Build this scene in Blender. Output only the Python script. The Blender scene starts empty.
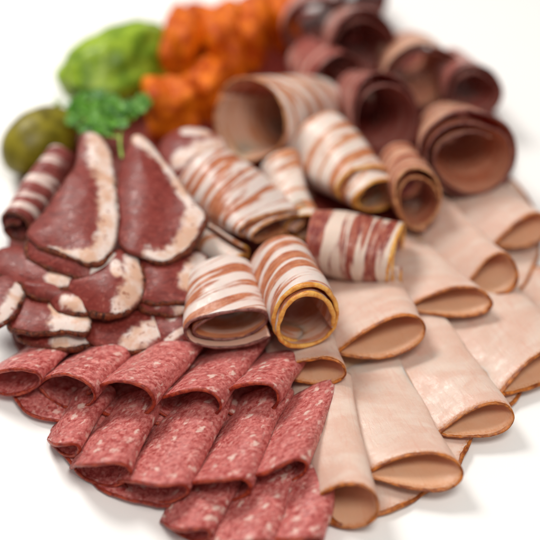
import bpy, math, random
import numpy as np
from mathutils import Vector

random.seed(7)
scene = bpy.context.scene
COL = scene.collection
S = 0.01                                   # the script thinks in centimetres

# ------------------------------------------------------------------ camera, light, exposure
PITCH, DIST, LENS = 43.0, 64.0, 85.0
AIM = np.array([0.0, 0.0, 1.5])
_p = math.radians(PITCH)
CAM = AIM + DIST * np.array([0, -math.cos(_p), math.sin(_p)])
FWD = (AIM - CAM) / DIST
RIGHT = np.array([1.0, 0, 0])
UP = np.cross(RIGHT, FWD)
cd = bpy.data.cameras.new("camera")
cam = bpy.data.objects.new("camera", cd)
COL.objects.link(cam)
cam.location = CAM * S
cam.rotation_euler = (math.radians(90 - PITCH), 0, 0)
cd.lens, cd.sensor_width = LENS, 36
cd.clip_start, cd.clip_end = 0.01, 50
cd.dof.use_dof = True
cd.dof.focus_distance = 0.574
cd.dof.aperture_fstop = 3.6
scene.camera = cam

world = bpy.data.worlds.new("World")
scene.world = world
world.use_nodes = True
bg = world.node_tree.nodes["Background"]
bg.inputs[0].default_value = (1.0, 0.97, 0.93, 1)
bg.inputs[1].default_value = 0.34


def area(name, loc, target, size, power, color):
    ld = bpy.data.lights.new(name, 'AREA')
    ld.shape, ld.size, ld.energy, ld.color = 'DISK', size * S, power, color
    o = bpy.data.objects.new(name, ld)
    COL.objects.link(o)
    o.location = Vector(loc) * S
    o.rotation_euler = (Vector(target) - Vector(loc)).to_track_quat('-Z', 'Y').to_euler()


area("window_light", (-40, 46, 80), (0, 2, 0), 36, 7.2, (1.0, 0.96, 0.91))
area("front_fill", (14, -38, 92), (0, 0, 0), 38, 5.0, (1.0, 0.94, 0.87))  # unseen fill added above the camera side to brighten the mouths
scene.view_settings.view_transform = 'Standard'
scene.view_settings.look = 'None'
scene.view_settings.exposure = -0.08
scene.view_settings.gamma = 1.0
scene.render.engine = 'CYCLES'
scene.cycles.use_denoising = True
scene.cycles.max_bounces = 10
scene.cycles.diffuse_bounces = 6

FPX = 540 * LENS / 36.0


def W(px, py, z=0.0):
    """the point of the plane at height z (cm) seen at a spot of the photograph"""
    d = FWD + RIGHT * ((px - 270) / FPX) + UP * ((270 - py) / FPX)
    t = (z - CAM[2]) / d[2]
    return CAM + d * t


def PXCM(p):
    return FPX / float(np.dot(np.asarray(p) - CAM, FWD))      # pixels per centimetre at p


# ------------------------------------------------------------------ noise for shapes
def nz(P, freq, seed, octs=3):
    r = np.random.RandomState(seed)
    out = np.zeros(P.shape[:-1])
    a, tot = 1.0, 0.0
    for o in range(octs):
        for k in range(4):
            d = r.normal(size=3)
            d /= np.linalg.norm(d)
            out += a * np.sin((P @ d) * freq * (2 ** o) * r.uniform(.7, 1.3) + r.uniform(0, 6.28)) / 4
        tot += a
        a *= 0.5
    return out / tot * 1.6


def lerp(a, b, t):
    return a + (b - a) * t


def smooth(e0, e1, x):
    t = np.clip((x - e0) / (e1 - e0), 0, 1)
    return t * t * (3 - 2 * t)


# ------------------------------------------------------------------ mesh helpers
def link_mesh(name, verts, faces, mat, parent=None, attrs=None, origin=None):
    verts = np.asarray(verts, float)
    org = np.zeros(3) if parent is not None else (np.asarray(origin) if origin is not None else
                                                  np.array([*verts[:, :2].mean(0), verts[:, 2].min()]))
    if parent is not None:
        org = np.array(parent["_org"])
    me = bpy.data.meshes.new(name)
    me.from_pydata(((verts - org) * S).tolist(), [], faces)
    me.polygons.foreach_set("use_smooth", [True] * len(me.polygons))
    for k, v in (attrs or {}).items():
        v = np.asarray(v, float)
        if v.ndim == 1:
            at = me.attributes.new(k, 'FLOAT', 'POINT')
            at.data.foreach_set('value', v)
        else:
            at = me.attributes.new(k, 'FLOAT_VECTOR', 'POINT')
            at.data.foreach_set('vector', v.ravel())
    me.materials.append(mat)
    me.update()
    o = bpy.data.objects.new(name, me)
    COL.objects.link(o)
    if parent is None:
        o.location = org * S
        o["_org"] = org.tolist()
    else:
        o.parent = parent
    return o


def tag(o, label, cat, group=None):
    o["label"], o["category"] = label, cat
    if group:
        o["group"] = group
    return o


def grid_normals(P):
    du = np.gradient(P, axis=0)
    dv = np.gradient(P, axis=1)
    n = np.cross(du, dv)
    n /= np.maximum(np.linalg.norm(n, axis=-1, keepdims=True), 1e-9)
    return n


def sheet(name, P, th, mat, flat, edge, extra=None, parent=None, normals=None, flip=False):
    """a thin slab from a grid of points P[nu,nv]; flat[nu,nv,2] = the slice's own coordinates in cm"""
    nu, nv = P.shape[:2]
    N = grid_normals(P) if normals is None else normals
    tt = th * (0.55 + 0.45 * smooth(0, 0.12, edge))[..., None]
    A, B = P + N * tt / 2, P - N * tt / 2
    V = np.concatenate([A.reshape(-1, 3), B.reshape(-1, 3)])
    n = nu * nv
    idx = np.arange(n).reshape(nu, nv)
    q = np.stack([idx[:-1, :-1], idx[1:, :-1], idx[1:, 1:], idx[:-1, 1:]], -1).reshape(-1, 4)
    F = q.tolist() + (q[:, ::-1] + n).tolist()
    ring = list(idx[:, 0]) + list(idx[-1, 1:]) + list(idx[-2::-1, -1]) + list(idx[0, -2:0:-1])
    for a, b in zip(ring, ring[1:] + ring[:1]):
        F.append([int(b), int(a), int(a) + n, int(b) + n])
    st = np.concatenate([flat, np.zeros((nu, nv, 1))], -1).reshape(-1, 3)
    st2 = st.copy()
    st2[:, 2] = 0.15
    at = {"st": np.concatenate([st, st2]), "edge": np.tile(edge.reshape(-1), 2),
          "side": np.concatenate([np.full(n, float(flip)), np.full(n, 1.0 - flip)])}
    for k, v in (extra or {}).items():
        at[k] = np.tile(v.reshape(-1), 2)
    return link_mesh(name, V, F, mat, parent, at), N


def edge_tube(name, C, N, T, r_n, r_t, mat, parent, seed=0, rough=0.2, seg=10, freq=3.0):
    """a rind along the curve C; r_n = half thickness across the slice, r_t = half depth into the slice"""
    m = len(C)
    ang = np.linspace(0, 2 * np.pi, seg, endpoint=False)
    k = 1 + rough * nz(C, freq, seed)
    ends = np.minimum(1, 0.35 + np.minimum(np.arange(m), np.arange(m)[::-1]) * 0.22)
    k = k * ends
    V = (C[:, None] + N[:, None] * (np.cos(ang)[None, :, None] * (r_n * k)[:, None, None])
         + T[:, None] * (np.sin(ang)[None, :, None] * (r_t * k)[:, None, None])).copy()
    V += nz(V, 14, seed + 1)[..., None] * N[:, None] * r_n * rough * 0.8
    idx = np.arange(m * seg).reshape(m, seg)
    F = []
    for i in range(m - 1):
        for j in range(seg):
            F.append([int(idx[i, j]), int(idx[i + 1, j]), int(idx[i + 1, (j + 1) % seg]), int(idx[i, (j + 1) % seg])])
    F.append([int(x) for x in idx[0]])
    F.append([int(x) for x in idx[-1][::-1]])
    s = np.concatenate([[0], np.cumsum(np.linalg.norm(np.diff(C, axis=0), axis=1))])
    st = np.zeros((m, seg, 3))
    st[..., 0] = s[:, None]
    st[..., 1] = ang / 6.28 * 0.5
    return link_mesh(name, V.reshape(-1, 3), F, mat, parent, {"st": st.reshape(-1, 3)})


# ------------------------------------------------------------------ materials
def srgb(r, g, b):
    f = lambda c: (c / 255 / 12.92) if c / 255 <= 0.04045 else ((c / 255 + 0.055) / 1.055) ** 2.4
    return (f(r), f(g), f(b), 1)


class M:
    """a little node writer"""

    def __init__(self, name, rough=0.4, sss=0.25, radius=(0.35, 0.12, 0.08), coat=0.0, spec=0.3):
        self.m = bpy.data.materials.new(name)
        self.m.use_nodes = True
        self.t = self.m.node_tree
        self.b = self.t.nodes["Principled BSDF"]
        b = self.b
        b.inputs["Roughness"].default_value = rough
        b.inputs["Subsurface Weight"].default_value = sss
        b.inputs["Subsurface Radius"].default_value = radius
        b.inputs["Subsurface Scale"].default_value = 0.01
        b.inputs["Coat Weight"].default_value = coat
        b.inputs["Coat Roughness"].default_value = 0.25
        b.inputs["Specular IOR Level"].default_value = spec

    def n(self, typ, **kw):
        nd = self.t.nodes.new(typ)
        for k, v in kw.items():
            setattr(nd, k, v)
        return nd

    def l(self, a, b):
        self.t.links.new(a, b)

    def attr(self, name, out="Fac"):
        return self.n("ShaderNodeAttribute", attribute_name=name).outputs[out]

    def val(self, x, sock):
        if isinstance(x, (int, float)):
            sock.default_value = x
        elif isinstance(x, tuple):
            sock.default_value = x
        else:
            self.l(x, sock)

    def math(self, op, a, b=0.0, clamp=False):
        nd = self.n("ShaderNodeMath", operation=op, use_clamp=clamp)
        self.val(a, nd.inputs[0])
        self.val(b, nd.inputs[1])
        return nd.outputs[0]

    def coords(self, scale=(1, 1, 1), src="st"):
        info = self.n("ShaderNodeObjectInfo").outputs["Random"]
        off = self.math("MULTIPLY", info, 90.0)
        if src == "st":
            v = self.attr("st", "Vector")
        else:
            m0 = self.n("ShaderNodeVectorMath", operation='SCALE')
            self.l(self.n("ShaderNodeTexCoord").outputs["Object"], m0.inputs[0])
            m0.inputs["Scale"].default_value = 100
            v = m0.outputs[0]
        add = self.n("ShaderNodeVectorMath", operation='ADD')
        self.l(v, add.inputs[0])
        self.l(off, add.inputs[1])
        mul = self.n("ShaderNodeVectorMath", operation='MULTIPLY')
        self.l(add.outputs[0], mul.inputs[0])
        mul.inputs[1].default_value = scale
        return mul.outputs[0]

    def noise(self, vec, scale, detail=4, rough=0.55, dist=0.0):
        nd = self.n("ShaderNodeTexNoise")
        self.l(vec, nd.inputs["Vector"])
        nd.inputs["Scale"].default_value = scale
        nd.inputs["Detail"].default_value = detail
        nd.inputs["Roughness"].default_value = rough
        nd.inputs["Distortion"].default_value = dist
        return nd.outputs[0]

    def voro(self, vec, scale, feature='F1', rnd=1.0):
        nd = self.n("ShaderNodeTexVoronoi", feature=feature)
        self.l(vec, nd.inputs["Vector"])
        nd.inputs["Scale"].default_value = scale
        nd.inputs["Randomness"].default_value = rnd
        return nd

    def step(self, x, a, b, lo=0.0, hi=1.0):
        nd = self.n("ShaderNodeMapRange", interpolation_type='SMOOTHSTEP')
        self.val(x, nd.inputs[0])
        for i, v in enumerate((a, b, lo, hi)):
            nd.inputs[i + 1].default_value = v
        return nd.outputs[0]

    def mix(self, fac, a, b, mode='MIX'):
        nd = self.n("ShaderNodeMix", data_type='RGBA', blend_type=mode)
        self.val(fac, nd.inputs[0])
        self.val(a, nd.inputs[6])
        self.val(b, nd.inputs[7])
        return nd.outputs[2]

    def color(self, c):
        self.val(c, self.b.inputs["Base Color"])

    def rough(self, r):
        self.val(r, self.b.inputs["Roughness"])

    def wet(self, amount, scale=2.2):
        """patches of grease that catch the light"""
        g = self.noise(self.coords(), scale, 5, 0.65, 0.4)
        self.l(self.step(g, 0.47, 0.62, 0.0, amount), self.b.inputs["Coat Weight"])
        self.b.inputs["Coat Roughness"].default_value = 0.16

    def bump(self, h, dist=0.05, strength=0.6):
        nd = self.n("ShaderNodeBump")
        nd.inputs["Distance"].default_value = dist * S
        nd.inputs["Strength"].default_value = strength
        self.l(h, nd.inputs["Height"])
        self.l(nd.outputs[0], self.b.inputs["Normal"])
        self.l(nd.outputs[0], self.b.inputs["Coat Normal"])


def mat_salami():
    k = M("salami_meat", rough=0.40, sss=0.5, radius=(0.30, 0.08, 0.06), coat=0.25)
    c = k.coords()
    wob = k.noise(c, 1.1, 3)
    fine = k.noise(c, 4.2, 6, 0.68)
    base = k.mix(k.step(fine, 0.34, 0.66), srgb(158, 54, 52), srgb(214, 134, 128))
    base = k.mix(k.step(wob, 0.4, 0.65), base, k.mix(0.35, base, srgb(204, 122, 118)))
    # ragged fat grains of several sizes
    wc = k.n("ShaderNodeVectorMath", operation='ADD')
    nd = k.n("ShaderNodeTexNoise")
    k.l(c, nd.inputs["Vector"])
    nd.inputs["Scale"].default_value = 4.0
    sc = k.n("ShaderNodeVectorMath", operation='SCALE')
    k.l(nd.outputs["Color"], sc.inputs[0])
    sc.inputs["Scale"].default_value = 0.5
    k.l(c, wc.inputs[0])
    k.l(sc.outputs[0], wc.inputs[1])
    v1 = k.voro(wc.outputs[0], 1.7)
    sel = k.step(v1.outputs["Color"], 0.42, 0.6)
    g1 = k.math("MULTIPLY", k.step(v1.outputs["Distance"], 0.40, 0.16), sel)
    v2 = k.voro(wc.outputs[0], 3.9)
    g2 = k.math("MULTIPLY", k.step(v2.outputs["Distance"], 0.52, 0.12), k.step(v2.outputs["Color"], 0.4, 0.62))
    base = k.mix(k.math("MULTIPLY", g2, 0.7), base, srgb(222, 168, 160))
    base = k.mix(k.math("MULTIPLY", g1, 0.78), base, srgb(234, 206, 194))
    # the edge of the slice is darker, drier meat
    e = k.step(k.math("ADD", k.attr("edge"), k.math("MULTIPLY", fine, 0.25)), 0.32, 0.16)
    base = k.mix(k.math("MULTIPLY", e, 0.7), base, srgb(140, 36, 34))
    k.color(base)
    k.rough(k.step(fine, 0.3, 0.7, 0.34, 0.55))
    k.bump(k.math("ADD", fine, k.math("MULTIPLY", g1, 0.3)), 0.05, 0.55)
    k.wet(0.55)
    return k.m


def mat_turkey():
    k = M("turkey_meat", rough=0.42, coat=0.08, sss=0.5, radius=(0.30, 0.18, 0.12), spec=0.4)
    c = k.coords((0.55, 1, 1))
    a = k.noise(c, 0.9, 4, 0.6, 0.4)
    f = k.noise(k.coords((2.2, 0.35, 1)), 2.0, 5, 0.6, 0.8)
    g = k.noise(k.coords(), 9, 4, 0.6)
    base = k.mix(k.step(a, 0.35, 0.68), srgb(216, 180, 163), srgb(222, 198, 184))
    base = k.mix(k.math("MULTIPLY", k.step(f, 0.52, 0.72), 0.45), base, srgb(212, 160, 142))
    base = k.mix(k.math("MULTIPLY", k.step(g, 0.54, 0.7), 0.3), base, srgb(228, 212, 202))
    base = k.mix(k.math("MULTIPLY", k.attr("side"), 0.6), base, srgb(224, 164, 112))  # inside of the fold tinted tan: glow and bounced light put into colour
    e = k.attr("edge")
    base = k.mix(k.math("MULTIPLY", k.step(k.math("ADD", e, k.math("MULTIPLY", k.math("SUBTRACT", g, 0.42), 0.5)), 0.36, 0.04), 0.9), base, srgb(200, 128, 72))
    k.color(base)
    k.bump(k.math("ADD", f, k.math("MULTIPLY", g, 0.4)), 0.035, 0.5)
    k.wet(0.3)
    return k.m


def mat_turkey_rim():
    k = M("turkey_browned_edge", rough=0.38, sss=0.15, radius=(0.2, 0.08, 0.03), coat=0.2)
    c = k.coords((1, 1, 1))
    a = k.noise(c, 3.0, 4, 0.6)
    k.color(k.mix(k.step(a, 0.35, 0.68), srgb(124, 56, 16), srgb(196, 116, 44)))
    k.bump(k.noise(c, 12, 3), 0.03, 0.6)
    return k.m


def mat_bacon(name, lean, fat, lean2, bias=0.5, sss=0.55, inner=0.6):
    k = M(name, rough=0.36, sss=sss, radius=(0.32, 0.12, 0.08), coat=0.25)
    c = k.coords((0.10, 1, 1))
    d = k.noise(c, 1.7, 2, 0.5, 0.6)
    e = k.noise(k.coords((0.3, 1, 1)), 4.5, 4, 0.6)
    w = k.math("ADD", d, k.math("MULTIPLY", k.math("SUBTRACT", e, 0.5), 0.13))
    streak = k.step(w, bias - 0.045, bias + 0.06)
    le = k.mix(k.step(e, 0.35, 0.65), lean, lean2)
    base = k.mix(streak, le, fat)
    fine = k.noise(k.coords((0.6, 1, 1)), 11, 4, 0.6)
    base = k.mix(k.math("MULTIPLY", k.step(fine, 0.5, 0.7), 0.18), base, fat)
    base = k.mix(k.math("MULTIPLY", k.attr("side"), inner), base, lean2)  # inner face tinted: light bounced inside the roll is put into the colour
    k.color(base)
    k.bump(k.math("ADD", k.math("MULTIPLY", streak, 0.5), k.math("MULTIPLY", fine, 0.5)), 0.05, 0.55)
    k.rough(k.step(fine, 0.3, 0.7, 0.28, 0.5))
    k.wet(0.5)
    return k.m


def mat_plain(name, c1, c2, scale=3.0, rough=0.4, sss=0.2, coat=0.1, bump=0.04, radius=(0.3, 0.1, 0.06), src="st", bscale=9):
    k = M(name, rough=rough, sss=sss, radius=radius, coat=coat)
    c = k.coords(src=src)
    a = k.noise(c, scale, 5, 0.6, 0.3)
    k.color(k.mix(k.step(a, 0.33, 0.68), c1, c2))
    k.bump(k.noise(c, bscale, 4, 0.6), bump, 0.6)
    return k.m


def mat_coppa():
    k = M("cured_pork_meat", rough=0.42, sss=0.4, radius=(0.28, 0.08, 0.06), coat=0.1)
    c = k.coords()
    fib = k.noise(k.coords((0.9, 1.5, 1)), 2.2, 5, 0.62, 1.0)
    a = k.noise(c, 0.9, 4, 0.6)
    fine = k.noise(c, 9, 4, 0.6)
    lean = k.mix(k.step(fib, 0.32, 0.70), srgb(110, 34, 28), srgb(144, 62, 54))
    lean = k.mix(k.math("MULTIPLY", k.step(a, 0.5, 0.7), 0.6), lean, srgb(128, 46, 38))
    lean = k.mix(k.math("MULTIPLY", k.step(k.noise(c, 5.5, 3, 0.5), 0.58, 0.72), 0.4), lean, srgb(186, 116, 104))
    fatv = k.math("ADD", k.attr("fat"), k.math("MULTIPLY", k.math("SUBTRACT", k.noise(c, 2.6, 4, 0.6, 0.5), 0.5), 0.9))
    ff = k.step(fatv, 0.28, 0.68)
    fatc = k.mix(k.step(a, 0.42, 0.62), srgb(226, 208, 200), srgb(212, 172, 148))
    fatc = k.mix(k.math("MULTIPLY", k.step(k.noise(c, 3.4, 4), 0.6, 0.68), 0.75), fatc, srgb(150, 84, 56))
    base = k.mix(ff, lean, fatc)
    e = k.step(k.math("ADD", k.attr("edge"), k.math("MULTIPLY", fine, 0.25)), 0.34, 0.16)
    base = k.mix(k.math("MULTIPLY", e, 0.55), base, srgb(92, 40, 24))
    k.color(base)
    k.bump(k.math("ADD", fib, k.math("MULTIPLY", fine, 0.5)), 0.04, 0.5)
    k.wet(0.28)
    return k.m


def mat_crust():
    k = M("peppered_crust", rough=0.5, sss=0.05, coat=0.15)
    c = k.coords()
    a = k.noise(c, 5, 5, 0.65)
    base = k.mix(k.step(a, 0.35, 0.6), srgb(56, 22, 12), srgb(124, 56, 28))
    base = k.mix(k.step(k.noise(c, 11, 3), 0.6, 0.7), base, srgb(176, 104, 56))
    k.color(base)
    k.bump(k.noise(c, 10, 4, 0.65), 0.12, 0.9)
    return k.m


SALAMI = mat_salami()
SALAMI_RIM = mat_plain("salami_casing", srgb(118, 26, 20), srgb(178, 74, 46), 4, 0.42, 0.2, 0.15)
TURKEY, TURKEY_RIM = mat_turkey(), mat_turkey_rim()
FAT = srgb(222, 205, 198)
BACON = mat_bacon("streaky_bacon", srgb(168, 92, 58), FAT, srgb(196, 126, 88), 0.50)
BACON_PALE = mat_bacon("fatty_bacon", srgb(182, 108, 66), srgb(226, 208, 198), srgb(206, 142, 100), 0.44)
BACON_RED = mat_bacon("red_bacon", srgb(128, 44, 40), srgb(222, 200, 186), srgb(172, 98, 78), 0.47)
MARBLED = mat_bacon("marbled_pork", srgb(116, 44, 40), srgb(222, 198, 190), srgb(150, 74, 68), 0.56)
RIND = mat_plain("golden_rind", srgb(206, 130, 50), srgb(236, 182, 96), 3, 0.36, 0.25, 0.2)
RIND_BROWN = mat_plain("brown_rind", srgb(150, 84, 48), srgb(206, 150, 104), 3, 0.4, 0.2, 0.1)
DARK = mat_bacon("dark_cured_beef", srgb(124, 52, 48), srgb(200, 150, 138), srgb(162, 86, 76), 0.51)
DARK_TAN = mat_bacon("tan_cured_beef", srgb(142, 72, 54), srgb(212, 164, 138), srgb(192, 120, 90), 0.50)  # second lean tone lightened to paint in the warm-lit roll interior
DARK_RIM = mat_plain("dark_dry_edge", srgb(88, 42, 38), srgb(146, 94, 86), 3, 0.38, 0.1, 0.15)
COPPA, CRUST = mat_coppa(), mat_crust()
ORANGE = mat_plain("orange_flesh", srgb(180, 64, 0), srgb(236, 124, 0), 1.0, 0.5, 0.15, 0.05, 0.12, (0.3, 0.15, 0.02), "obj", 5)
GREEN = mat_plain("pickled_pepper_skin", srgb(92, 126, 8), srgb(162, 188, 52), 0.9, 0.4, 0.2, 0.08, 0.03, (0.2, 0.3, 0.05), "obj", 4)
OLIVE = mat_plain("olive_skin", srgb(92, 82, 10), srgb(146, 134, 30), 0.8, 0.42, 0.2, 0.05, 0.02, (0.2, 0.2, 0.05), "obj", 4)
HERB = mat_plain("herb_leaf", srgb(44, 104, 16), srgb(104, 160, 48), 1.5, 0.4, 0.15, 0.1, 0.03, (0.1, 0.2, 0.03), "obj", 8)
STEM = mat_plain("herb_stem", srgb(112, 150, 50), srgb(160, 184, 90), 1.5, 0.4, 0.15, 0.1, 0.02, (0.1, 0.2, 0.03), "obj", 8)

# ------------------------------------------------------------------ the table
k = M("white_table", rough=0.35, sss=0.0)
k.color(k.mix(k.noise(k.coords(src="obj"), 0.25, 4), srgb(250, 250, 250), srgb(253, 253, 252)))
k.bump(k.noise(k.coords(src="obj"), 5, 3), 0.004, 0.3)
tb = link_mesh("tabletop", [(x, y, z) for z in (0, -2.5) for x, y in ((-90, -60), (90, -60), (90, 110), (-90, 110))],
               [[0, 1, 2, 3], [7, 6, 5, 4], [0, 4, 5, 1], [1, 5, 6, 2], [2, 6, 7, 3], [3, 7, 4, 0]], k.m)
tb.data.polygons.foreach_set("use_smooth", [False] * 6)
tb["kind"] = "structure"


# ------------------------------------------------------------------ builders
def uv(nu, nv):
    return np.meshgrid(np.linspace(0, 1, nu), np.linspace(0, 1, nv), indexing='ij')


SEED = [100]


def fold(name, label, group, cat, A, B, back, h, zf=0.6, zb=0.1, hb=0.14, wb=0.8, lip=0.5, tip=0.3, p=1.0,
         mat=TURKEY, rim=TURKEY_RIM, rim_name="browned_edge", th=0.15, wav=0.13, rimr=(0.06, 0.10), rough=0.35, arc=0.0, gap=0.0, ease=1.0):
    """a round slice folded over into a loose cone: A = the tip of its mouth, B = the bend of the fold, back = its tucked-in end"""
    SEED[0] += 1
    sd = SEED[0]
    jit = np.random.RandomState(sd + 4)
    h *= jit.uniform(0.9, 1.12)
    tip *= jit.uniform(0.8, 1.3)
    a, b, bk = W(*A, zf), W(*B, zf + 0.45 * h), W(*back, zb)
    U, V = uv(72, 44)
    X = b - a
    up = np.array([0, 0, 1.0])
    ax = (a + b) / 2 - bk
    L = np.linalg.norm(ax)
    f = ax / L
    xx = 0.5 - 0.5 * np.cos(2 * np.pi * U)
    sn = -np.sin(2 * np.pi * U) * np.sin(np.pi * U) ** p
    zz = h * 0.58 * sn
    zz = np.where(sn < 0, zz * 0.75, zz)
    # the top leaf closes a little beyond the tip, the bottom leaf stays short
    flap = np.where(U > 0.5, smooth(0.80, 1.0, U), 0) * gap
    t = V ** ease
    P = lerp(bk + X * (wb * (xx - 0.5))[..., None], a + X * (xx - flap)[..., None], t[..., None])
    P = P + up * (zz * lerp(hb, 1.0, V ** 1.6))[..., None]
    off = -lip * zz / max(h, .01) * 1.6 - tip * (1 - xx) ** 2 + arc * 4 * xx * (1 - xx) * (U > 0.5)
    P = P + f * (off * V ** 1.5)[..., None]
    wv = nz(np.stack([P[..., 0], P[..., 1], U * 3], -1), 0.9, sd, 2) * wav + nz(P, 2.6, sd + 50, 2) * wav * 0.35
    N = grid_normals(P)
    P = P + N * wv[..., None]
    ragged = nz(np.stack([U * 9, U * 0, U * 0], -1), 1.5, sd + 9, 3) * 0.07
    P = P + f * (ragged * V ** 6)[..., None]
    P[..., 2] = np.maximum(P[..., 2], th * 0.6)
    run = np.concatenate([[0], np.cumsum(np.linalg.norm(np.diff(P[:, -1], axis=0), axis=1))])
    flat = np.stack([np.broadcast_to(run[:, None], U.shape), V * L], -1)
    edge = (1 - V) * L
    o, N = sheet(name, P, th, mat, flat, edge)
    tag(o, label, cat, group)
    T = P[:, -1] - P[:, -3]
    T /= np.linalg.norm(T, axis=1, keepdims=True)
    edge_tube(rim_name, P[:, -1] - T * rimr[1] * 0.5, N[:, -1], T, rimr[0], rimr[1], rim, o, sd, rough)
    return o


def roll(name, label, group, cat, A, B, za, zb, ra, rb, turns=1.7, start=0.0, pitch=0.26, mat=BACON, rim=RIND, rim_name="rind",
         th=0.15, pinch=0.0, pinch_dir=0.0, wav=0.15, ends=0.38, squash=0.9, rimr=(0.082, 0.10), rough=0.3, tilt=0.0, both=True, cone=0.0, shear=0.0, sink=0.8):
    """a strip rolled up round the axis A (the mouth we see) to B; ra, rb = outer radii in pixels"""
    SEED[0] += 1
    sd = SEED[0]
    a, b = W(*A, za), W(*B, zb)
    ra, rb = ra / PXCM(a), rb / PXCM(b)
    ax = a - b
    L = np.linalg.norm(ax)
    f = ax / L
    e1 = np.cross(f, [0, 0, 1.0])
    e1 /= np.linalg.norm(e1)
    e2 = np.cross(e1, f)
    U, V = uv(int(70 * turns) + 20, 40)
    th0 = math.radians(start)
    ang = th0 + U * turns * 2 * np.pi
    R = lerp(rb, ra, V) - pitch * U * turns
    R = R * (1 + 0.05 * np.sin(2 * ang + sd) + 0.022 * np.sin(3 * ang + sd * 2 + V))
    x, y = R * np.cos(ang), R * np.sin(ang) * squash - pitch * U * turns * sink
    k = 1 - pinch * smooth(0.35, 1.0, V)
    c, s = math.cos(math.radians(pinch_dir)), math.sin(math.radians(pinch_dir))
    xr, yr = x * c + y * s, -x * s + y * c
    yr = yr * k
    xr = xr * (1 + 0.25 * (1 - k))
    x, y = xr * c - yr * s, xr * s + yr * c
    ax_off = (ends * nz(np.stack([ang * .8, U, U * 0], -1), 1.0, sd, 3) + cone * U) * (2 * V - 1 if both else V) + shear * (U - .5)
    P = b + ax * V[..., None] + f * (ax_off + tilt * y / max(ra, .1))[..., None] + e1 * x[..., None] + e2 * y[..., None]
    N = grid_normals(P)
    P = P + N * (nz(np.stack([P[..., 0], P[..., 1], ang], -1), 1.3, sd + 3, 2) * wav)[..., None]
    P[..., 2] = np.maximum(P[..., 2], th * 0.55)
    arc = U * turns * 6.28 * (ra + rb) / 2
    flat = np.stack([arc, V * L + 0.35 * np.sin(arc * 0.45 + sd) + 0.12 * arc], -1)
    edge = np.minimum(1 - V, V) * L
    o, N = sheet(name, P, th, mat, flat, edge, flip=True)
    tag(o, label, cat, group)
    T = P[:, -1] - P[:, -3]
    T /= np.linalg.norm(T, axis=1, keepdims=True)
    if rim:
        edge_tube(rim_name, P[:, -1] - T * rimr[1] * 0.4, N[:, -1], T, rimr[0], rimr[1], rim, o, sd, rough)
    return o


def catmull(pts, per=12, closed=True):
    pts = np.asarray(pts, float)
    n = len(pts)
    out = []
    for i in range(n if closed else n - 1):
        g = lambda j: pts[(i + j) % n] if closed else pts[min(max(i + j, 0), n - 1)]
        p0, p1, p2, p3 = g(-1), g(0), g(1), g(2)
        for s in range(per):
            t = s / per
            out.append(0.5 * ((2 * p1) + (-p0 + p2) * t + (2 * p0 - 5 * p1 + 4 * p2 - p3) * t * t + (-p0 + 3 * p1 - 3 * p2 + p3) * t ** 3))
    if not closed:
        out.append(pts[-1])
    return np.array(out)


def seg_dist(P, line):
    best = np.full(P.shape[:-1], 1e9)
    for a, b in zip(line[:-1], line[1:]):
        a, b = np.array(a, float), np.array(b, float)
        ab = b - a
        t = np.clip(((P - a) @ ab) / (ab @ ab), 0, 1)
        best = np.minimum(best, np.linalg.norm(P - (a + t[..., None] * ab), axis=-1))
    return best


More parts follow.
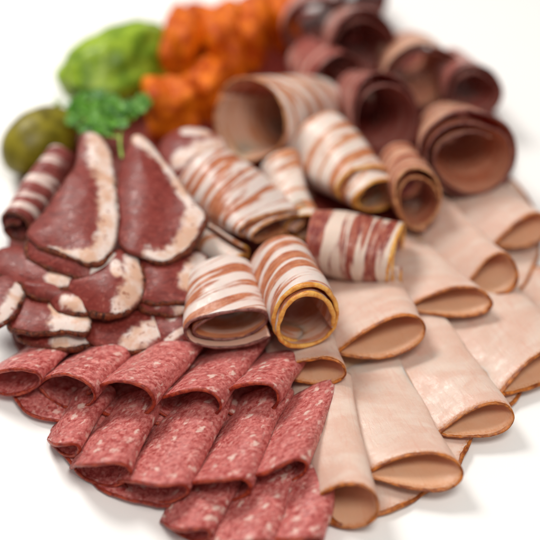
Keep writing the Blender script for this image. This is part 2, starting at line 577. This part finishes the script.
def leaf(name, label, group, cat, outline, zbot, ztop, bulge=0.5, fat=(), crust=None, th=0.25, mat=COPPA, rim=CRUST, rim_name="crust",
         wav=0.2, rimr=(0.17, 0.13), rough=0.5, crease=0.06, ragged=0.13):
    """a slice with its own outline, lying sloped (its front edge at height zbot, its back edge at ztop) and domed by bulge"""
    SEED[0] += 1
    sd = SEED[0]
    per = 10
    O = catmull(outline, per)
    ys = O[:, 1]
    zq = lambda y: lerp(ztop, zbot, np.clip((y - ys.min()) / (ys.max() - ys.min()), 0, 1))
    C = np.array([W(x, y, zq(y)) for x, y in O])
    rag = nz(C, 2.6, sd + 7, 3) * ragged
    cpx = O.mean(0)
    c = W(cpx[0], cpx[1], zq(cpx[1]))
    dc = C - c
    C = C + dc / np.linalg.norm(dc, axis=1, keepdims=True) * rag[:, None]
    G = 46
    q4 = len(O) / 4
    closedC, closedO = np.concatenate([C, C[:1]]), np.concatenate([O, O[:1]])

    def side(arr, k0, k1):
        i = np.linspace(k0 * q4, k1 * q4, G)
        return np.stack([np.interp(i, np.arange(len(arr)), arr[:, d]) for d in range(arr.shape[1])], -1)

    def coons(arr):
        s0, s1, s2, s3 = side(arr, 0, 1), side(arr, 1, 2), side(arr, 3, 2), side(arr, 4, 3)   # s0,s2 along u; s3,s1 along v
        u = np.linspace(0, 1, G)[:, None, None]
        v = np.linspace(0, 1, G)[None, :, None]
        return ((1 - v) * s0[:, None] + v * s2[:, None] + (1 - u) * s3[None] + u * s1[None]
                - ((1 - u) * (1 - v) * s0[0] + u * (1 - v) * s0[-1] + (1 - u) * v * s2[0] + u * v * s2[-1]))

    P, Q = coons(closedC), coons(closedO)
    edge = np.linalg.norm(P[:, :, None] - C[None, None], axis=-1).min(-1)
    edge[0], edge[-1], edge[:, 0], edge[:, -1] = 0, 0, 0, 0
    dm = edge.max()
    up = np.array([0, -0.3, 0.95])

    def lift(X):
        w = nz(X * [1, 1, .3], 0.8, sd, 3) * wav
        d = np.array([math.cos(sd * 1.7), math.sin(sd * 1.7) * .6, 0])
        return w + crease * np.sin(X @ d * 1.9 + sd) + crease * 0.5 * np.sin(X @ d[[1, 0, 2]] * 3.1 + sd * 2)

    P = P + up * (bulge * (1 - (1 - np.minimum(1, edge / dm)) ** 2.2) + lift(P))[..., None]
    N = grid_normals(P)
    if N[..., 2].mean() < 0:
        N = -N
    C = C + up * lift(C)[:, None]
    fatv = np.zeros(P.shape[:2])
    for ln, w in fat:
        ww = w * (1 + 0.55 * nz(P, 1.1, sd + 21, 3))
        fatv = np.maximum(fatv, 1 - np.clip(seg_dist(Q, ln) / np.maximum(ww, 2), 0, 2) * 0.5)
    flat = (P - c)[..., :2]
    o, N = sheet(name, P, th, mat, flat, edge, {"fat": fatv}, normals=N)
    tag(o, label, cat, group)
    if crust:
        i0, i1 = crust[0] * per, crust[1] * per
        ii = np.arange(i0, i1 + 1) % len(C)
        pc = C[ii]
        tg = np.gradient(C, axis=0)[ii]
        T = np.cross(tg, up)
        T /= np.linalg.norm(T, axis=1, keepdims=True)
        if ((pc - c) * T).sum(1).mean() < 0:
            T = -T
        edge_tube(rim_name, pc - T * rimr[1] * 0.3, np.broadcast_to(up, T.shape), T, rimr[0], rimr[1], rim, o, sd, rough, freq=4.0)
    return o


def lump(name, label, group, cat, px, z, r, mat, seed, sq=2.6, amp=0.12, freq=1.4, rot=0.0, parent=None):
    """a lumpy rounded piece; r = half sizes in cm"""
    c = W(*px, z)
    nu, nv = 56, 34
    a = np.linspace(0, 2 * np.pi, nu, endpoint=False)
    b = np.linspace(-np.pi / 2, np.pi / 2, nv)
    A, B = np.meshgrid(a, b, indexing='ij')
    D = np.stack([np.cos(A) * np.cos(B), np.sin(A) * np.cos(B), np.sin(B)], -1)
    n = (np.abs(D) ** sq).sum(-1) ** (-1 / sq)
    P = D * n[..., None]
    P = P * (1 + amp * nz(D * 2 + seed, freq, seed, 3))[..., None] * np.array(r)
    cr, sr = math.cos(math.radians(rot)), math.sin(math.radians(rot))
    P = np.stack([P[..., 0] * cr - P[..., 1] * sr, P[..., 0] * sr + P[..., 1] * cr, P[..., 2]], -1) + c
    P[..., 2] = np.maximum(P[..., 2], 0.02)
    idx = np.arange(nu * nv).reshape(nu, nv)
    F = []
    for i in range(nu):
        for j in range(nv - 1):
            F.append([int(idx[i, j]), int(idx[(i + 1) % nu, j]), int(idx[(i + 1) % nu, j + 1]), int(idx[i, j + 1])])
    o = link_mesh(name, P.reshape(-1, 3), F, mat, parent)
    if label:
        tag(o, label, cat, group)
    return o


def tube(name, pts, rad, mat, parent=None, seg=10, per=8):
    C = catmull(pts, per, False)
    T = np.gradient(C, axis=0)
    T /= np.linalg.norm(T, axis=1, keepdims=True)
    ref = np.array([0.3, 0.2, 1.0])
    N = np.cross(T, ref)
    N /= np.linalg.norm(N, axis=1, keepdims=True)
    Bn = np.cross(T, N)
    rr = np.interp(np.linspace(0, 1, len(C)), np.linspace(0, 1, len(rad)), rad)
    an = np.linspace(0, 2 * np.pi, seg, endpoint=False)
    V = C[:, None] + (N[:, None] * np.cos(an)[None, :, None] + Bn[:, None] * np.sin(an)[None, :, None]) * rr[:, None, None]
    idx = np.arange(len(C) * seg).reshape(len(C), seg)
    F = [[int(idx[i, j]), int(idx[i, (j + 1) % seg]), int(idx[i + 1, (j + 1) % seg]), int(idx[i + 1, j])]
         for i in range(len(C) - 1) for j in range(seg)]
    F += [[int(x) for x in idx[0][::-1]], [int(x) for x in idx[-1]]]
    return link_mesh(name, V.reshape(-1, 3), F, mat, parent)


# ------------------------------------------------------------------ turkey slices
GT = "folded slices of pale turkey breast"


def turkey(label, A, B, back, h, **kw):
    return fold("turkey_slice", label, GT, "turkey slice", A, B, back, h, **kw)


# bed
GTB = "flat turkey slices lying underneath the folded ones"
for lab, pts in (
        ("flat turkey slice mostly covered by the upper row of folds, below the dark rolls", [(340, 270), (400, 190), (480, 170), (530, 200), (535, 270), (480, 330), (390, 340)]),
        ("flat turkey slice under the lower row, seen between the folded mouths at the bottom", [(318, 380), (400, 330), (470, 330), (480, 400), (455, 470), (385, 512), (330, 515)]),
        ("flat turkey slice under the folds at the right edge", [(440, 320), (500, 280), (548, 270), (545, 330), (515, 400), (460, 430), (430, 390)])):
    leaf("turkey_slice", lab, GTB, "turkey slice", pts, 0.25, 0.25, 0.1, mat=TURKEY, rim=TURKEY_RIM, rim_name="browned_edge", crust=(0, len(pts)), th=0.14, rimr=(0.085, 0.11), rough=0.2)
# outer row first (it lies lowest)
turkey("turkey slice fanned out farthest right, below the narrow upright fold", (498, 402), (572, 352), (440, 262), 1.4, zf=0.6, zb=0.35, lip=0.7, wb=1.1)
turkey("turkey slice third from the left in the lower row, its mouth towards the right edge", (440, 440), (514, 415), (385, 300), 1.3, zf=0.7, zb=0.4, lip=0.8, wb=1.15)
turkey("turkey slice with a wide half-open mouth, next right from the round one at the bottom", (366, 482), (460, 472), (347, 355), 1.5, zf=0.8, zb=0.25, lip=1.0, wb=1.1)
turkey("turkey slice rolled into a full round mouth at the bottom, touching the salami", (312, 514), (378, 508), (316, 380), 2.2, zf=0.6, zb=0.5, p=0.35, lip=0.6, wb=1.1, hb=0.3)
# inner row
turkey("turkey slice with its mouth cut by the right edge, below the big dark rolls", (500, 250), (550, 222), (420, 165), 1.9, zf=1.1, zb=0.4, lip=0.6, wb=1.4)
turkey("turkey slice with a narrow upright fold, second from the right in the upper row", (472, 290), (518, 270), (400, 205), 2.1, zf=1.1, zb=0.4, lip=1.0, wb=1.6)
turkey("turkey slice with a flattened mouth, in the middle of the upper row", (413, 312), (491, 300), (365, 235), 1.7, zf=1.2, zb=0.45, lip=0.9, wb=1.2)
turkey("turkey slice with the largest teardrop mouth, just below the red-banded bacon roll", (340, 358), (427, 328), (335, 260), 2.1, zf=1.3, zb=0.5, lip=1.0, wb=1.1)
turkey("small turkey slice curled right below the orange-rimmed bacon roll", (272, 376), (346, 373), (290, 312), 1.6, zf=1.2, zb=0.2, lip=0.5, wb=0.9, hb=0.12)

# ------------------------------------------------------------------ salami slices
GS = "folded slices of salami in three rows"


def salami(label, A, B, back, h, **kw):
    d = dict(mat=SALAMI, rim=SALAMI_RIM, rim_name="casing_edge", th=0.15, rimr=(0.085, 0.07), lip=0.0, tip=1.0, arc=0.45, p=0.55, hb=0.75, wb=0.95, rough=0.35, gap=0.05, wav=0.18)
    d.update(kw)
    return fold("salami_slice", label, GS, "salami slice", A, B, back, h, **d)


# bed
GSB = "flat salami slices lying underneath the folded ones"
for lab, pts in (
        ("flat salami slice under the top row, seen in the gaps below its mouths", [(10, 370), (60, 345), (180, 340), (280, 345), (290, 400), (200, 420), (80, 425), (25, 410)]),
        ("flat salami slice under the second row, seen in the gaps below its mouths", [(50, 430), (120, 405), (230, 400), (300, 410), (316, 480), (250, 510), (150, 505), (90, 480)])):
    leaf("salami_slice", lab, GSB, "salami slice", pts, 0.25, 0.25, 0.1, mat=SALAMI, rim=SALAMI_RIM, rim_name="casing_edge", crust=(0, len(pts)), th=0.14, rimr=(0.085, 0.08), rough=0.2)
# front row
salami("salami slice lowest in the picture, left of the two at the bottom edge", (152, 540), (210, 534), (222, 470), 1.4, zf=0.1, zb=0.2)
salami("salami slice at the bottom edge, middle one of the front row", (196, 560), (268, 546), (270, 470), 1.5, zf=0.1, zb=0.2)
salami("salami slice standing at the end of the front row, beside the round turkey mouth", (258, 556), (324, 540), (318, 452), 1.9, zf=0.1, zb=0.4)
# second row
salami("small salami slice at the left end of the second row", (36, 456), (80, 448), (92, 395), 1.5, zf=0.5, zb=0.3)
salami("salami slice second from the left in the second row, just right of the small one", (64, 484), (128, 472), (140, 400), 1.9, zf=0.5, zb=0.3)
salami("broad flat salami slice in the middle of the second row", (112, 502), (188, 490), (200, 402), 2.1, zf=0.6, zb=0.3)
salami("flat salami slice in the second row, fourth from the left", (176, 500), (248, 486), (262, 400), 2.1, zf=0.6, zb=0.3)
salami("salami slice at the right end of the second row, lying against the turkey", (236, 494), (304, 466), (312, 396), 2.1, zf=0.8, zb=0.5)
# top row
salami("salami slice cut by the left edge, first of the top row", (-25, 392), (40, 380), (60, 338), 1.7, zf=0.9, hb=0.5, zb=0.5, arc=0.1, tip=0.8, lip=0.15)
salami("salami slice with an open mouth, second in the top row from the left", (34, 396), (94, 396), (118, 338), 2.0, zf=1.0, hb=0.5, zb=0.5, arc=0.1, tip=0.8, lip=0.15)
salami("salami slice with a tall round mouth, centre one of the top row", (80, 407), (154, 404), (182, 338), 2.5, zf=1.0, hb=0.5, zb=0.5, arc=0.1, tip=0.8, lip=0.15)
salami("salami slice fourth in the top row, below the dark-mouthed bacon roll", (142, 416), (216, 406), (242, 338), 2.1, zf=1.0, hb=0.5, zb=0.5, arc=0.1, tip=0.8, lip=0.15)
salami("salami slice at the right end of the top row, tucked under the bacon rolls", (206, 414), (276, 398), (298, 338), 2.1, zf=1.0, hb=0.3, zb=0.3, arc=0.1, tip=0.8, lip=0.15)

# ------------------------------------------------------------------ dark filler slices added underneath so the gaps read as shade
GB = "added filler slices of cured pork that keep the gaps dark"
leaf("cured_pork_slice", "added flat cured pork filler slice darkening the gaps under the streaky bacon rolls in the middle", GB, "cured pork",
     [(170, 150), (240, 100), (330, 110), (400, 150), (420, 230), (370, 280), (290, 325), (210, 335), (170, 260)], 0.35, 0.35, 0.2,
     [(((210, 250), (300, 200)), 10)])
leaf("cured_pork_slice", "added flat cured pork filler slice darkening the gaps under the dark rolls and orange pieces", GB, "cured pork",
     [(160, 80), (210, 25), (330, 12), (430, 50), (494, 110), (508, 180), (440, 204), (300, 150), (190, 140)], 0.3, 0.3, 0.2,
     [(((310, 80), (400, 100)), 10)])
leaf("cured_pork_slice", "added flat cured pork filler slice darkening the gaps under the peppered slices and green garnish", GB, "cured pork",
     [(30, 160), (80, 110), (140, 80), (200, 120), (220, 230), (200, 345), (110, 355), (20, 350), (8, 250)], 0.3, 0.3, 0.2,
     [(((60, 240), (120, 200)), 10)])

# ------------------------------------------------------------------ peppered cured pork slices
GC = "dark peppered cured pork slices in a shingled heap"


def coppa(label, outline, zb, zt, **kw):
    zb, zt = 1.3 + (zb - 1.5) * 1.45, 1.3 + (zt - 1.5) * 1.45
    return leaf("cured_pork_slice", label, GC, "cured pork", outline, zb, zt, **kw)


coppa("low cured pork slice at the bottom of the heap, over the second salami", [(18, 318), (50, 312), (90, 318), (96, 340), (70, 352), (40, 348), (14, 336)], 1.5, 1.6,
      fat=[(((60, 346), (92, 338)), 6)], crust=(2, 6), bulge=0.3)
coppa("low cured pork slice with a thick brown fat edge, over the centre salami", [(84, 310), (120, 300), (160, 312), (166, 340), (140, 354), (110, 352), (84, 338)], 1.5, 1.7,
      fat=[(((110, 318), (122, 310)), 6), (((128, 350), (158, 330), (160, 316)), 6)], crust=(2, 6), bulge=0.3)
coppa("cured pork slice with a whitish crusty end, beside the dark open bacon roll", [(150, 300), (180, 296), (198, 306), (198, 326), (186, 346), (164, 348), (152, 326)], 1.6, 2.0,
      fat=[(((172, 320), (184, 306), (190, 302)), 8), (((168, 342), (184, 332)), 5)], crust=(1, 6), bulge=0.3)
coppa("cured pork slice ending in a curled white fat tip, low at the left", [(8, 300), (40, 296), (70, 308), (90, 320), (86, 334), (60, 333), (30, 334), (8, 328)], 2.0, 2.1,
      fat=[(((62, 322), (86, 324)), 9), (((50, 300), (56, 318)), 4)], crust=(3, 8), bulge=0.3)
coppa("cured pork slice with a white fat band, cut by the left edge", [(-20, 280), (6, 272), (26, 282), (24, 300), (10, 322), (-16, 326)], 2.1, 2.4,
      fat=[(((4, 320), (22, 292)), 8)], crust=(3, 5), bulge=0.3)
coppa("small fleshy cured pork slice between the heap's middle layers", [(52, 296), (72, 290), (90, 300), (88, 314), (70, 316), (54, 310)], 2.2, 2.3,
      fat=[(((66, 304), (84, 310)), 6)], crust=(2, 5), bulge=0.3)
coppa("dark cured pork slice under the fat-edged big slice, right of the heap", [(136, 258), (170, 252), (206, 256), (206, 282), (194, 300), (164, 306), (138, 296)], 2.3, 2.6,
      fat=[(((188, 284), (200, 262)), 8)], crust=(2, 6), bulge=0.3)
coppa("dark cured pork slice low at left, pale fat on its right corner", [(-6, 252), (20, 246), (56, 256), (78, 268), (74, 286), (46, 290), (16, 284), (-6, 272)], 2.5, 2.8,
      fat=[(((52, 282), (74, 274)), 9)], crust=(3, 7), bulge=0.3)
coppa("thin cured pork slice showing only its rim beneath the low left slice", [(24, 286), (50, 282), (80, 284), (98, 292), (92, 304), (64, 304), (34, 300)], 2.15, 2.45,
      fat=[(((74, 300), (96, 294)), 7)], crust=(2, 7), bulge=0.25)
coppa("narrow cured pork slice wedged low between the heap's centre slice and the bacon", [(138, 292), (166, 286), (196, 290), (204, 300), (190, 314), (160, 316), (140, 308)], 2.0, 2.35,
      fat=[(((184, 310), (202, 298)), 7), (((150, 294), (158, 304)), 4)], crust=(3, 7), bulge=0.25)
coppa("cured pork slice peeping out right under the first big fat-striped slice", [(30, 238), (62, 246), (96, 252), (118, 256), (112, 274), (82, 278), (50, 270), (28, 258)], 2.75, 3.0,
      fat=[(((96, 274), (116, 262)), 7)], crust=(3, 8), bulge=0.25)
coppa("cured pork slice in the middle of the heap with fat down its right side", [(64, 282), (90, 262), (118, 250), (138, 262), (146, 286), (136, 308), (112, 318), (84, 310)], 2.3, 2.9,
      fat=[(((120, 312), (134, 292), (134, 268)), 8), (((116, 270), (118, 280)), 4)], crust=(3, 7), bulge=0.45)
coppa("pale blurred cured pork slice behind the large bacon, below the orange pieces", [(160, 150), (176, 132), (206, 128), (226, 142), (222, 166), (196, 184), (172, 178)], 2.4, 3.0,
      fat=[(((180, 166), (214, 150)), 10), (((186, 136), (206, 136)), 4)], crust=(4, 6), bulge=0.6)
roll("cured_pork_slice", "cured pork slice rolled up with white swirls at the far left", GC, "cured pork", (16, 226), (64, 150), 3.0, 3.6, 20, 15,
     turns=1.6, start=250, mat=MARBLED, rim=CRUST, rim_name="crust", pitch=0.3)
coppa("large cured pork slice with a broad white fat strip down its right side", [(81, 138), (74, 173), (52, 204), (29, 230), (33, 244), (53, 254), (77, 264), (101, 266), (113, 248), (118, 226), (115, 195), (111, 156), (97, 136)], 3.0, 3.9,
      fat=[(((100, 142), (106, 175), (110, 214), (104, 256)), 11), (((52, 256), (78, 262), (104, 262)), 6)], crust=(4, 8), bulge=0.35, th=0.26, crease=0.09)
coppa("large cured pork slice with fat along its upper right edge and crusty corner", [(134, 140), (120, 169), (116, 210), (120, 246), (143, 260), (163, 265), (183, 254), (198, 240), (208, 222), (193, 201), (176, 177), (154, 150)], 2.9, 3.8,
      fat=[(((139, 142), (160, 158), (180, 182), (196, 206)), 9), (((200, 216), (188, 240), (168, 260), (150, 262)), 10)], crust=(4, 9), bulge=0.35, th=0.26, crease=0.09)

# ------------------------------------------------------------------ bacon rolls
GR = "rolled bacon strips heaped in the middle"


def bacon(label, A, B, za, zb, ra, rb, **kw):
    return roll("bacon_roll", label, GR, "bacon roll", A, B, za, zb, ra, rb, **kw)


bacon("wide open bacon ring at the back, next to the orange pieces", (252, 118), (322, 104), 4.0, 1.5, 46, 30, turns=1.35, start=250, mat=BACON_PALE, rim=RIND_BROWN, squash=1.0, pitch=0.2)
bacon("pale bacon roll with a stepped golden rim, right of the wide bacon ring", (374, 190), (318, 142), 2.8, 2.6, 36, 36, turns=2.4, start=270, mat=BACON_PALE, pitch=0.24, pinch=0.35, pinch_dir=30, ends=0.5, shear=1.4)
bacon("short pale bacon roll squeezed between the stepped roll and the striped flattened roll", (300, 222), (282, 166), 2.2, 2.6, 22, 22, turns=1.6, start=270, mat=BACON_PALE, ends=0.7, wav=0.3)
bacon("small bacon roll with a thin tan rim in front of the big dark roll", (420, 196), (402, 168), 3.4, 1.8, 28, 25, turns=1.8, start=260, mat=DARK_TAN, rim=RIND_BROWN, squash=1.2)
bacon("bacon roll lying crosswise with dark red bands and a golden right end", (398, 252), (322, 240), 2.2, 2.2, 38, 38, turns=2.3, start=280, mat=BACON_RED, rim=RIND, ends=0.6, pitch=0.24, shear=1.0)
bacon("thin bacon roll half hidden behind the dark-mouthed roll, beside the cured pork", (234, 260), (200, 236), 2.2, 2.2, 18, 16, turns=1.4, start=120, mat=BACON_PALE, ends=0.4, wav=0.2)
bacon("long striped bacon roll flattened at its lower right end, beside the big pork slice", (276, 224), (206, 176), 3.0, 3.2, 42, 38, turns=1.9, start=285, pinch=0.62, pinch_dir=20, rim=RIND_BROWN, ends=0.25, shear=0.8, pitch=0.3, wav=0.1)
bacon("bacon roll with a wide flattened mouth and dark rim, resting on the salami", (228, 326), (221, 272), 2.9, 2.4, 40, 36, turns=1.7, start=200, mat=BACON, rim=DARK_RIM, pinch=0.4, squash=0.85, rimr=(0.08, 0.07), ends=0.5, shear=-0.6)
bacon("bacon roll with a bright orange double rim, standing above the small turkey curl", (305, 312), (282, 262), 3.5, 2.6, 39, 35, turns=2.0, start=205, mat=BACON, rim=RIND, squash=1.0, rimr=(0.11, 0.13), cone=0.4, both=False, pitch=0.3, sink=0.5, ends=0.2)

# ------------------------------------------------------------------ dark beef rolls
GD = "dark cured beef rolls at the back"


def dark(label, A, B, za, zb, ra, rb, **kw):
    d = dict(mat=DARK, rim=DARK_RIM, rim_name="dry_edge", th=0.11, rimr=(0.06, 0.08), turns=2.05, pitch=0.30, sink=0.5)
    d.update(kw)
    return roll("beef_roll", label, GD, "beef roll", A, B, za, zb, ra, rb, **d)


dark("dark beef roll with a round black mouth, right beside the pale stepped bacon roll", (386, 118), (358, 98), 3.6, 1.6, 40, 25, start=260, squash=1.2)
dark("biggest dark beef roll with a tan inner layer, at the right above the turkey", (472, 152), (444, 122), 3.9, 2.2, 54, 29, start=230, mat=DARK_TAN, turns=2.7, pitch=0.36, ends=0.4)
dark("dark beef roll with a black mouth near the top edge, behind the low dark roll", (364, 48), (346, 28), 3.4, 1.7, 38, 24, start=250, squash=1.15)
dark("tan topped beef roll behind the two round mouths, at the upper right", (424, 76), (404, 50), 3.0, 2.0, 42, 28, start=250, mat=DARK_TAN)
dark("blurred dark beef roll at the top edge, right of the orange pieces", (318, 24), (304, 0), 3.0, 1.9, 36, 23, start=250)
dark("low dark beef roll between the wide bacon ring and the top edge", (334, 78), (306, 56), 2.4, 1.8, 32, 22, start=250)
dark("dark beef roll at the upper right rim, behind the biggest roll", (474, 92), (452, 66), 2.8, 1.8, 34, 22, start=250)
dark("dark beef roll farthest back at the top edge", (366, 0), (350, -18), 2.6, 1.8, 30, 20, start=250)

# ------------------------------------------------------------------ orange pieces
GO = "glossy orange pieces at the back"


def orange(label, px, z, r, seed, rot):
    return lump("orange_piece", label, GO, "orange piece", px, z, r, ORANGE, seed, 4.5, 0.22, 2.6, rot)


orange("squarish orange piece nearest the cured pork, below the others", (172, 112), 1.9, (1.5, 1.5, 1.9), 3, 10)
orange("orange piece wedged between the squarish one and the wide bacon ring", (208, 92), 1.7, (1.1, 1.6, 1.7), 17, -20)
orange("tall orange piece beside the green pepper at the top", (186, 46), 2.1, (1.2, 2.6, 2.1), 5, -12)
orange("orange piece in the middle of the top edge group, behind the bacon ring", (222, 44), 2.2, (1.2, 2.5, 2.2), 8, 8)
orange("orange piece second from the dark beef, at the top edge", (250, 34), 2.0, (1.1, 2.4, 2.0), 14, -8)
orange("small orange piece at the top edge, next to the dark beef", (278, 18), 1.8, (1.1, 2.2, 1.8), 11, 20)

# ------------------------------------------------------------------ green garnish
gp = lump("pickled_pepper", "bright green lumpy pickled pepper, left of the orange pieces", None, "pepper", (117, 66), 2.3, (3.9, 2.4, 2.3), GREEN, 24, 2.1, 0.26, 2.0, 44)
cst = W(160, 34, 2.6)
tube("stalk", [cst, cst + [0.5, 0.6, 0.4], cst + [0.8, 1.4, 0.9]], [0.25, 0.18, 0.22], STEM, gp)
ol = lump("green_olive", "dull olive-green oval fruit at the left edge behind the pork slices", None, "olive", (40, 140), 1.8, (1.7, 2.6, 1.8), OLIVE, 33, 2.0, 0.05, 1.2, -35)
lump("stem_scar", None, None, None, (58, 104), 2.2, (0.22, 0.22, 0.22), STEM, 34, 2.0, 0.1, 1.2, 0, ol)


def herb():
    rs = np.random.RandomState(5)
    root = W(122, 158, 4.2)
    main = [root, W(120, 140, 4.2), W(124, 124, 4.0), W(136, 106, 3.6)]
    o = tube("parsley_sprig", main, [0.09, 0.08, 0.06, 0.04], STEM)
    tag(o, "small green herb sprig with frilly leaves, between the pepper and large pork slices", "herb sprig")
    br = [([W(121, 140, 4.2), W(108, 128, 4.0), W(92, 116, 3.4)], 9), ([W(123, 128, 4.0), W(112, 116, 3.8), W(104, 104, 3.2)], 9), ([W(124, 124, 4.0), W(132, 114, 3.8), W(136, 104, 3.4)], 7),
          ([W(121, 138, 4.2), W(100, 134, 3.8), W(82, 126, 3.2)], 9), ([W(92, 130, 3.4), W(84, 116, 3.0), W(80, 104, 2.6)], 9), ([W(112, 130, 4.0), W(118, 118, 3.8), W(122, 108, 3.4)], 8)]
    for pts, n in br:
        tube("twig", pts, [0.06, 0.05, 0.03], STEM, o)
        C = catmull(pts, 8, False)
        for i in range(n):
            p = C[int(rs.uniform(0.35, 1.0) * (len(C) - 1))] + rs.normal(size=3) * 0.22
            d = rs.normal(size=3)
            d[2] = abs(d[2]) * 0.5
            d /= np.linalg.norm(d)
            s = np.cross(d, [0.1, -0.4, 1])
            s /= np.linalg.norm(s)
            u = np.cross(s, d)
            L = rs.uniform(0.7, 1.15)
            rows, V = 7, []
            for a in range(rows):
                t = a / (rows - 1)
                w = L * 0.42 * math.sin(math.pi * min(1, t * 0.9 + 0.1)) * (1 + 0.3 * math.sin(t * 22))
                for b in (-1, -.5, 0, .5, 1):
                    V.append(p + d * L * t + s * w * b + u * (abs(b) * 0.12 - 0.25 * t * t + 0.05 * math.sin(9 * t + b * 5)) * L)
            V = np.array(V)
            nrm = u * 0.02
            n0 = len(V)
            V = np.concatenate([V + nrm, V - nrm])
            F = []
            for a in range(rows - 1):
                for b in range(4):
                    q = [a * 5 + b, a * 5 + b + 1, (a + 1) * 5 + b + 1, (a + 1) * 5 + b]
                    F += [q, [x + n0 for x in q[::-1]]]
            ring = [0, 1, 2, 3, 4] + [5 * a + 4 for a in range(1, rows)] + [5 * (rows - 1) + b for b in (3, 2, 1, 0)] + [5 * a for a in range(rows - 2, 0, -1)]
            for x, y in zip(ring, ring[1:] + ring[:1]):
                F.append([y, x, x + n0, y + n0])
            link_mesh("leaflet", V, F, HERB, o)


herb()
for o in bpy.data.objects:
    if "_org" in o:
        del o["_org"]
